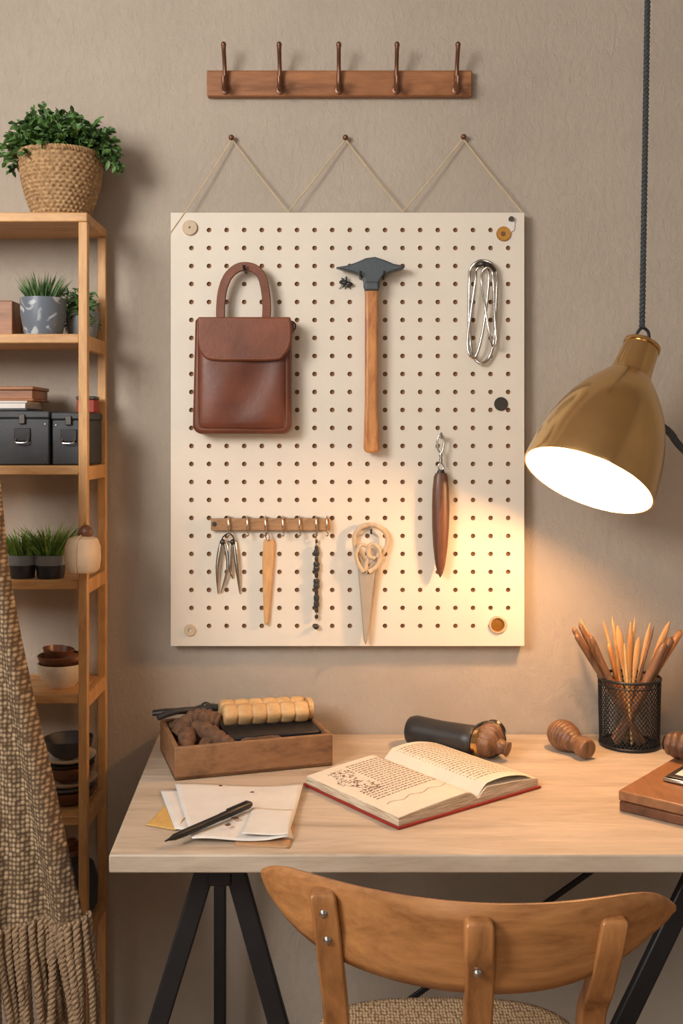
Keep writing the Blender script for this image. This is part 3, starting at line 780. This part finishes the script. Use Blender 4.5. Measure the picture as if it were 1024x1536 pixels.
bside=(Vector((.55,.84,0))-ax*ax.dot(Vector((.55,.84,0)))).normalized()
bc_=rc+ax*.030+bside*.042
lathe("bulb",[(0,-.024),(.010,-.022),(.018,-.016),(.0225,-.006),(.0225,.005),(.018,.018),(.012,.030),(.010,.045)],mb,g,bc_,ax,24)
lathe("socket",[(.012,.042),(.014,.047),(.014,.125),(0,.125)],M_ceram,g,bc_,ax,20)
lathe("collar_ring",sc_([(.0325,.289),(.0350,.290),(.0350,.296),(.030,.299)]),M_brass,g,rc,ax,40)
tp=rc+ax*.30*S
lathe("cap",[(0.0,0),(.014,0),(.013,.008),(.008,.013),(0,.014)],M_blackm,g,tp,ax,24)
tube("hanger",sm([tp+Vector(p) for p in((-.010,0,.006),(-.012,0,.018),(-.002,0,.030),(.010,0,.022),(.012,0,.004))],5),.003,M_blackm,g,8)
ct=tp+Vector((-.002,0,.030))
tubes("cord",twisted([ct,ct+Vector((.010,0,.6)),Vector((ct.x+.02,ct.y,2.795))],.0036,70,560),M_rope,g,7)
lathe("ceiling_rose",[(0,0),(.045,0),(.04,.02),(.01,.028),(0,.028)],M_brass,g,(ct.x+.02,ct.y,2.8),(0,0,-1),32)
a0=rc+ax*.13*S+Vector((.06,.04,.015))
tubes("stay_cord",twisted(sm([a0,V(1000,645,-0.2),V(1024,674,-0.17),V(1090,730,-0.1),V(1130,745,-0.001)],5),.0045,34,280),M_rope,g,7)

# ---------------- tray -----------------
g=group("wooden_tool_tray")
A=Vector((-0.308,-0.311)); e1=Vector((.955,.297)).normalized(); e2=Vector((-e1.y,e1.x)); W_,L_=.305,.205
def T(u,v): return A+e1*u+e2*v
t=.009; h=.062
obox("base",A,e1,e2,W_,L_,.7505,.759,M_tray,g); obox("front",A,e1,e2,W_,t,.7505,.75+h,M_tray,g); obox("back",T(0,L_-t),e1,e2,W_,t,.7505,.75+h,M_tray,g)
obox("left",T(0,t),e1,e2,t,L_-2*t,.7505,.75+h,M_tray,g); obox("right",T(W_-t,t),e1,e2,t,L_-2*t,.7505,.75+h,M_tray,g)
def T3(u,v,z): q=T(u,v); return Vector((q.x,q.y,z))
g=group("wooden_ribbed_roller")
a=T3(.112,.122,.833); b=T3(.288,.122,.828); n=6
for r_,(dv,dz,rad) in enumerate(((0,0,.021),(.03,.003,.020))):
    off=Vector((e2.x*dv,e2.y*dv,dz)); prof=[]
    L=(b-a).length
    for i in range(n*10+1):
        tt=i/(n*10); ph=(tt*n)%1; prof.append((rad*(0.80+.20*max(0,math.sin(math.pi*ph))**.35) if 0<i<n*10 else rad*.7,tt*L))
    lathe("roller_%d"%r_,[(0,0)]+prof+[(0,L)],M_bead,g,a+off,b-a,28,mod=lambda a_,t_,r: r*(1+.04*math.cos(a_*5)),sharp=60)
lathe("end_block",[(0,0),(.022,0),(.023,.004),(.022,.010),(0,.010)],M_bead,g,b+Vector((e2.x*.015,e2.y*.015,0)),b-a,20,sc=(1,1.3))
g=group("black_tool_case")
obox("case_body",T(.115,.05),e1,e2,.178,.12,.7595,.797,M_black,g,.004); obox("case_lid",T(.112,.047),e1,e2,.184,.125,.797,.807,M_blackm,g,.003)
g=group("chisel")
a=T3(.13,.028,.800); b=T3(.285,.034,.800)
lathe("handle",[(0,0),(.008,.001),(.0105,.01),(.0095,.03),(.0105,.06),(.009,.075),(.006,.08)],M_dwal,g,a,b-a,18)
beam("blade",a.lerp(b,.5),b,.012,.004,M_steel,g,up=Vector((0,0,1)),bev=.0008)
g=group("brown_work_gloves")
for i,(pts,r) in enumerate((([T3(.02,.17,.80),T3(.05,.14,.815),T3(.08,.09,.81),T3(.105,.035,.80),T3(.120,.020,.795)],[.012,.018,.016,.014,.009]),([T3(.02,.12,.80),T3(.05,.13,.825),T3(.08,.12,.83),T3(.105,.11,.824)],[.013,.017,.018,.012]),([T3(.025,.05,.785),T3(.04,.10,.80),T3(.05,.15,.80)],[.015,.018,.014]),([T3(.05,.03,.78),T3(.07,.06,.79),T3(.09,.12,.80)],[.014,.016,.013]),([T3(.03,.03,.775),T3(.06,.035,.785),T3(.09,.03,.78)],[.012,.014,.012]))):
    P=sm(pts,14); m=len(P); L=len(r)
    rad=[]
    for k in range(m):
        f=k/(m-1)*(L-1); a_=min(L-2,int(f)); rad.append((r[a_]*(1-f+a_)+r[a_+1]*(f-a_))*(1+.10*math.sin(k*1.3)))
    tube("glove_finger_%d"%i,P,rad,M_cloth,g,14)
g=group("black_pliers")
for i,(pa,pb,pc,r) in enumerate((((-.015,.195,.828),(.03,.18,.832),(.10,.175,.828),.0085),((-.01,.165,.826),(.03,.172,.834),(.10,.19,.830),.0085),((.07,.183,.830),(.095,.183,.834),(.13,.181,.830),.011))):
    tube("arm_%d"%i,sm([T3(*pa),T3(*pb),T3(*pc)],6),[r,r*1.1,r,r*.8],M_black,g,10,sc=(1,.7))
ball("pivot",T3(.09,.183,.840),.009,M_darksteel,g,(1,1,.6))

# ---------------- papers -----------------
def sheet(name,c,z,mat,parent,nz=.0015,th=.0006,n=14,fr=1):
    P=[K(*q) for q in c]; vs=[];fs=[]; ph=U(0,6)
    for j in range(n+1):
        for i in range(n+1):
            u,v=i/n,j/n; p=P[0].lerp(P[1],u).lerp(P[3].lerp(P[2],u),v)
            vs.append((p.x,p.y,z+nz*(1+math.sin(u*5*fr+ph)*math.cos(v*4*fr+ph))+ (nz*2*max(0,u-.8)*5)*abs(math.sin(ph))))
    for j in range(n):
        for i in range(n): a=j*(n+1)+i; fs.append((a,a+1,a+n+2,a+n+1))
    return mk(name,vs,fs,mat,parent,solid=th)
g=group("paper_sheets")
sheet("envelope",[(252,1206),(285,1222),(264,1247),(219,1239)],.7512,M_must,g,.0005,.001)
sheet("sheet_1",[(240,1187),(420,1183),(440,1262),(262,1246)],.7520,M_paper,g,.0008)
sheet("sheet_2",[(262,1181),(455,1184),(432,1266),(288,1266)],.7548,M_paper,g,.0022,.0005,20,1.3)
M_card=wood("card_wood",srgb(190,150,110),srgb(150,110,76),'x',9)
sheet("card_base",[(362,1232),(442,1238),(434,1273),(352,1269)],.7505,M_card,g,.0003,.004)
sheet("sheet_3",[(378,1222),(440,1226),(432,1264),(362,1262)],.7610,M_paper,g,.0008)
vs=[];fs=[]
for (a,b,s) in((372,1215,4),(352,1240,5),(342,1250,4),(330,1190,3),(378,1200,3)):
    p=K(a,b); p.z=.764; o=len(vs); q=0.0011*s
    for k in range(7): vs.append(p+Vector((q*math.cos(k*.9)*U(.5,1.6),q*math.sin(k*.9)*U(.5,1.6),0)))
    fs.append(tuple(range(o,o+7)))
mk("leaf_scraps",vs,fs,M_bowlb,g,solid=.0008)
g=group("black_marker_pen")
a=K(247,1262,.766); b=K(376,1206,.770); d=b-a
lathe("barrel",[(0,0),(.0012,.001),(.0018,.008),(.0050,.02),(.0058,.04),(.0058,d.length*.62),(.0063,d.length*.63),(.0063,d.length*.97),(.0045,d.length)],M_blackm,g,a,d,20)
beam("clip",a+d*.70+Vector((0,0,.008)),a+d*.95+Vector((0,0,.008)),.003,.0015,M_blackm,g,up=Vector((0,0,1)),bev=0)

# ---------------- open book -----------------
g=group("open_book")
A=Vector((.093,-.546)); ew=Vector((.80,.60)).normalized(); el=Vector((-ew.y,ew.x))
wl,wr,LN=.178,.150,.262
def hgt_(u):
    a=abs(u); w=wl if u<0 else wr; s=a/w
    return .006+ .020*min(1,(a/.022))**.6*(1-.55*s**1.5)
def B(u,v,z): q=A+ew*(wl+u)+el*v; return Vector((q.x,q.y,z))
def block(name,u0,u1,top,bot,mat,v0=0,v1=LN,n=20):
    vs=[];fs=[]
    us=[u0+(u1-u0)*i/n for i in range(n+1)]
    for v in(v0,v1):
        for u in us: vs.append(B(u,v,top(u)))
        for u in us: vs.append(B(u,v,bot(u)))
    m=n+1
    for i in range(n): fs+=[(i,i+1,m+i+1,m+i),(2*m+i,2*m+i+1,3*m+i+1,3*m+i),(i,i+1,2*m+i+1,2*m+i),(m+i,m+i+1,3*m+i+1,3*m+i)]
    for i in(0,n): fs.append((i,m+i,3*m+i,2*m+i))
    return mk(name,vs,fs,mat,g)
block("cover",-wl-.004,wr+.004,lambda u:.7545,lambda u:.7508,M_red,-.004,LN+.004)
def edgemat():
    m,nt,b=base("page_edges"); v=coords(nt,(.3,.3,9)); f=noise(nt,v,90,3)
    nt.links.new(ramp(nt,f,[(.35,srgb(166,142,112)),(.65,srgb(226,212,190))]),b.inputs["Base Color"]); b.inputs["Roughness"].default_value=.8; return m
M_edge=edgemat()
block("pages_left",-wl,-.0005,lambda u:.7525+hgt_(u),lambda u:.7546,M_edge); block("pages_right",.0005,wr,lambda u:.7525+hgt_(u),lambda u:.7546,M_edge)
block("leaf_left",-wl+.001,-.001,lambda u:.7533+hgt_(u),lambda u:.7526+hgt_(u),M_page,.001,LN-.001); block("leaf_right",.001,wr-.001,lambda u:.7533+hgt_(u),lambda u:.7526+hgt_(u),M_page,.001,LN-.001)
block("raised_leaf",.002,wr*.93,lambda u:.7545+hgt_(u)+.010*math.sin(min(1,u/wr)*math.pi),lambda u:.7540+hgt_(u)+.010*math.sin(min(1,u/wr)*math.pi),M_page,.002,LN-.004)
vs=[];fs=[]
def mark(u,v,du,dv,lift=0):
    o=len(vs); z=lambda uu:.7536+hgt_(uu)+(lift*.010*math.sin(min(1,uu/wr)*math.pi)+.0011 if lift else 0)
    vs.extend([B(u,v,z(u)),B(u+du,v,z(u+du)),B(u+du,v+dv,z(u+du)),B(u,v+dv,z(u))]); fs.append((o,o+1,o+2,o+3))
for side in(0,1):
    for r in range(24):
        v=LN-.022-r*.0092
        if side==0 and r>17: break
        u=(-wl+.022) if side==0 else .02; ue=-.018 if side==0 else wr-.022
        if side==0 and r<12: u=-wl+.075
        while u<ue:
            w=U(.003,.010); mark(u,v,min(w,ue-u),.0028,side); u+=w+.0022
for k in range(260):
    a=k/260*3.3
    u=-wl+.022+.04*R()+.008*math.sin(a*3); v=LN-.025-.12*k/260
    mark(u,v,U(.001,.005),U(.0008,.0028))
for k in range(40): mark(-wl+.02+k*.0034,.055+.004*math.sin(k*.5),.0034,.0012)
mk("printing",vs,fs,M_ink,g,merge=False,recalc=False,sharp=None)

# ---------------- rubber grip tool -----------------
g=group("rubber_grip_hand_tool")
a=Vector((.138,-.082,.782)); b=Vector((.268,-.172,.782)); d=(b-a); L=d.length
lathe("grip",[(0,0),(.018,.001),(.027,.006),(.0305,.016),(.0305,.03),(.029,L*.5),(.0305,L*.85),(.031,L*.93),(.027,L*.98),(.018,L)],M_black,g,a,d,36)
lathe("ferrule",[(.02,L-.002),(.028,L),(.029,L+.008),(.024,L+.012),(.0,L+.013)],M_brass,g,a,d,30)
hc=b+d.normalized()*.028+Vector((.0,.02,.004))
ad=Vector((.45,.8,.25)).normalized()
pr=[]
for i in range(49):
    tt=i/48; rr_=.031*math.sqrt(max(0,1-(2*tt-1)**2*.85)); ph=(tt*7)%1; pr.append((rr_*(.84+.16*math.sin(math.pi*ph)),-.04+.08*tt))
lathe("ribbed_head",[(0,-.04)]+pr+[(0,.04)],M_brown,g,hc,ad,32,mod=lambda a_,t_,r:r*(1+.03*math.sin(a_*8)))
lathe("head_cap",[(0,.034),(.02,.034),(.022,.04),(.014,.048),(0,.05)],M_darksteel,g,hc,ad,24)
lathe("side_knob",[(0,0),(.013,0),(.016,.01),(.012,.02),(.015,.028),(0,.032)],M_brown,g,hc+Vector((.012,-.014,-.006)),(.8,-.5,-.2),20)
tube("strap_ring",[hc+Vector((math.cos(k*.314)*.033,math.sin(k*.314)*.012,math.sin(k*.314)*.031)) for k in range(20)],.003,M_darksteel,g,8,True)

# ---------------- wooden knob -----------------
g=group("turned_wooden_knob")
kk=.88
a=Vector((.449,-.115,.7505+.0335*kk)); b=Vector((.487,-.195,.7505+.0235*kk)); d=b-a
pr=[(0,-.033),(.014,-.031),(.026,-.022),(.032,-.006),(.033,.006),(.031,.02),(.026,.034),(.021,.046),(.0185,.056),(.0185,.064),(.0215,.068),(.0225,.076),(.0225,.088),(.020,.094),(.012,.096),(0,.097)]
pk_=[(x*kk,z*kk) for x,z in smp(pr,8)]
lathe("body",pk_,M_brown,g,a,d,40,mod=lambda a_,t_,r:r*(1+.07*abs(math.sin(t_*380))) if t_<.056 else r,sharp=70)

# ---------------- pencil cup -----------------
g=group("mesh_pencil_cup")
cc=Vector((.594,-.082,.7505)); r=.0625; h=.142; n=46; rows=26
vs=[];fs=[]
for j in range(rows+1):
    for i in range(n):
        a=2*math.pi*(i+.5*(j%2))/n; rr_=r*(.955+.045*j/rows); vs.append(cc+Vector((rr_*math.cos(a),rr_*math.sin(a),.004+(h-.008)*j/rows)))
for j in range(rows-1):
    for i in range(n):
        o=j%2
        fs.append((j*n+i,(j+1)*n+((i+o)%n),(j+2)*n+i,(j+1)*n+((i-1+o)%n)))
o=mk("mesh_wall",vs,fs,M_blackm,g,merge=False,sharp=None); m=o.modifiers.new("w",'WIREFRAME'); m.thickness=.0021; m.use_even_offset=False
for i,(z,rr_,tt) in enumerate(((h-.003,r*1.0,.003),(.004,r*.955,.003),(h-.016,r*.998,.0015))):
    tube("band_%d"%i,[cc+Vector((rr_*math.cos(2*math.pi*k/48),rr_*math.sin(2*math.pi*k/48),z)) for k in range(48)],tt,M_blackm,g,8,True)
lathe("base",[(0,0),(r*.95,0),(r*.95,.003),(0,.003)],M_blackm,g,cc,(0,0,1),40)
g=group("pencils_and_brushes")
def stick(i,bx_,by_,tpx,tpy,ty,r,mat,tip=0,flat=1):
    b=cc+Vector((bx_,by_,.006)); t=V(tpx,tpy,ty); d=t-b; L=d.length
    if tip==0: pf=[(0,0),(r,.001),(r,L*.9),(r*.85,L*.97),(0,L)]
    elif tip==1: pf=[(0,0),(r*.6,.001),(r*.8,L*.5),(r,L*.72),(r*.95,L*.85),(r*.35,L*.97),(0,L)]
    elif tip==2: pf=[(0,0),(r*.55,.001),(r*.6,L*.6),(r*1.1,L*.75),(r*1.25,L*.86),(r*.9,L*.95),(r*.2,L)]
    else: pf=[(0,0),(r,.001),(r,L-.018),(.0008,L),(0,L)]
    lathe("stick_%d"%i,pf,mat,g,b,d,8 if tip==3 else 14,sc=(1,flat),sharp=50)
M_pen=plain("pencil_yellow",srgb(214,174,116),.5)
data=[(.025,-.01,858,940,-.10,.0065,M_brown,0,1),(.02,.0,868,934,-.08,.006,M_brown,0,1),(.022,.012,878,946,-.06,.007,M_hh,0,1),(.03,.02,862,950,-.11,.0065,M_brown,0,1),(.015,-.02,884,952,-.12,.0065,M_brown,0,1),(.018,.02,870,928,-.05,.003,M_pen,3,1),
(.015,0,904,930,-.09,.0035,M_honey,3,1),(.0,.01,918,924,-.06,.0035,M_pen,3,1),(.01,-.01,926,938,-.1,.0065,M_honey,2,.5),(-.0,.02,946,930,-.07,.006,M_honey,1,.6),(-.01,.0,952,926,-.05,.003,M_pen,3,1),(-.01,-.01,958,955,-.12,.0055,M_honey,2,.5),
(-.005,.0,975,932,-.08,.0055,M_honey,1,.6),(-.02,-.01,980,940,-.11,.003,M_brown,3,1),(-.02,.0,1004,932,-.07,.006,M_honey,2,.6),(-.028,-.01,1008,955,-.09,.009,M_brown,0,1),(-.03,.01,1022,944,-.06,.0075,M_hh,0,1),(-.03,-.015,998,962,-.12,.009,M_brown,0,1),(.0,-.02,936,965,-.13,.003,M_pen,3,1),(.01,.02,912,965,-.1,.005,M_hh,0,1)]
for i,dd in enumerate(data): stick(i,*dd)

# ---------------- wooden case on the right -----------------
g=group("wooden_case")
A=Vector((.471,-.462)); e1=Vector((.766,-.643)); e2=Vector((.643,.766)); 
obox("base",A+e1*.002,e1,e2,.235,.26,.7505,.767,M_bowlb,g,.002); 
M_case=wood("case_wood",srgb(158,110,74),srgb(104,68,44),'y',6,.4,.1,rot=(0,0,.7))
obox("lid",A,e1,e2,.24,.265,.7675,.785,M_case,g,.003)
def C3(u,v,z): q=A+e1*u+e2*v; return Vector((q.x,q.y,z))
g=group("metal_card_holder")
obox("body",C3(.04,.09,0).xy,e1,e2,.06,.10,.7855,.793,M_steel,g,.003); obox("plate",C3(.045,.096,0).xy,e1,e2,.05,.088,.793,.7955,M_darksteel,g,.002)
obox("inset",C3(.055,.11,0).xy,e1,e2,.03,.05,.7955,.7965,M_paper,g,.0005)
g=group("carved_wooden_head")
hc=C3(.02,.228,.812)
pp_=[(0,-.034),(.014,-.033)]
for i in range(41):
    tt=i/40; pp_.append((.026*math.sqrt(max(.1,1-(2*tt-1)**4*.8))*(.86+.14*abs(math.sin(math.pi*tt*5))),-.032+.078*tt))
pp_+=[(.012,.05),(0,.051)]
lathe("body",pp_,M_dwal,g,hc,(.75,-.65,.0),32,mod=lambda a_,t_,r:min(.0262,r*(1+.05*math.sin(a_*7))))

# ---------------- place empties at object centres -----------------
bpy.context.view_layer.update()
for e in groups.values():
    ch=[o for o in bpy.data.objects if o.parent==e]
    lo=Vector((1e9,)*3); hi=Vector((-1e9,)*3)
    for o in ch:
        for v in o.bound_box:
            for i in range(3): lo[i]=min(lo[i],v[i]); hi[i]=max(hi[i],v[i])
    c=(lo+hi)/2; c.z=lo.z; e.location=c
    for o in ch: o.matrix_parent_inverse=Matrix.Translation(-c)

# ---------------- lights -----------------
def area(name,loc,tgt,size,power,col):
    l=bpy.data.lights.new(name,'AREA'); l.shape='RECTANGLE'; l.size=size[0]; l.size_y=size[1]; l.energy=power; l.color=col
    o=bpy.data.objects.new(name,l); bpy.context.scene.collection.objects.link(o); o.location=loc
    o.rotation_euler=(Vector(tgt)-Vector(loc)).to_track_quat('-Z','Y').to_euler(); return o
area("window_daylight",(-1.6,-2.3,2.25),(0.0,0,1.4),(0.9,0.9),58,(1,.955,.90))
area("room_ceiling_light",(0.5,-3.2,2.6),(0,0,1.0),(1.6,1.0),9,(1,.93,.84))
# dim surroundings on the open side; bright bands added for streaks on the brass
w=bpy.data.worlds.new("ambient_with_bands"); bpy.context.scene.world=w; w.use_nodes=True
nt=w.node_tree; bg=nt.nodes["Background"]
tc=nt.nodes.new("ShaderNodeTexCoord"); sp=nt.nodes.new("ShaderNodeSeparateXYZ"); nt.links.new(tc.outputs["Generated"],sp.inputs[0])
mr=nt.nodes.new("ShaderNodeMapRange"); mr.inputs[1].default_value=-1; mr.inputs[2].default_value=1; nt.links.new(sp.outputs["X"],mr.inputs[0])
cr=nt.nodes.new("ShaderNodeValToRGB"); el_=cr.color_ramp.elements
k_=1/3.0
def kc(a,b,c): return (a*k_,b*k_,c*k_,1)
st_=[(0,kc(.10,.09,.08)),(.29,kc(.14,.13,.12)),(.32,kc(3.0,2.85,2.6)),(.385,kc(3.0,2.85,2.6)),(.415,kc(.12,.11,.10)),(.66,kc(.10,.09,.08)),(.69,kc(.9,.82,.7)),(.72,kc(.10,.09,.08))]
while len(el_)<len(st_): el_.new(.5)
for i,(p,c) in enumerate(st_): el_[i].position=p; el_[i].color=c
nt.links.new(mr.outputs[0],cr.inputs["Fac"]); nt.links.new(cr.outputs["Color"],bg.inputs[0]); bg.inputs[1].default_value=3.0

# ---------------- camera -----------------
cam=bpy.data.cameras.new("camera"); co=bpy.data.objects.new("camera",cam); bpy.context.scene.collection.objects.link(co)
co.location=(0,-D,H); co.rotation_euler=(math.pi/2,0,0)
cam.sensor_fit='VERTICAL'; cam.sensor_height=36; cam.lens=36*F/1536; cam.shift_y=-(768-HY)/1536
cam.clip_start=.05
bpy.context.scene.camera=co
bpy.context.scene.view_settings.view_transform='Standard'
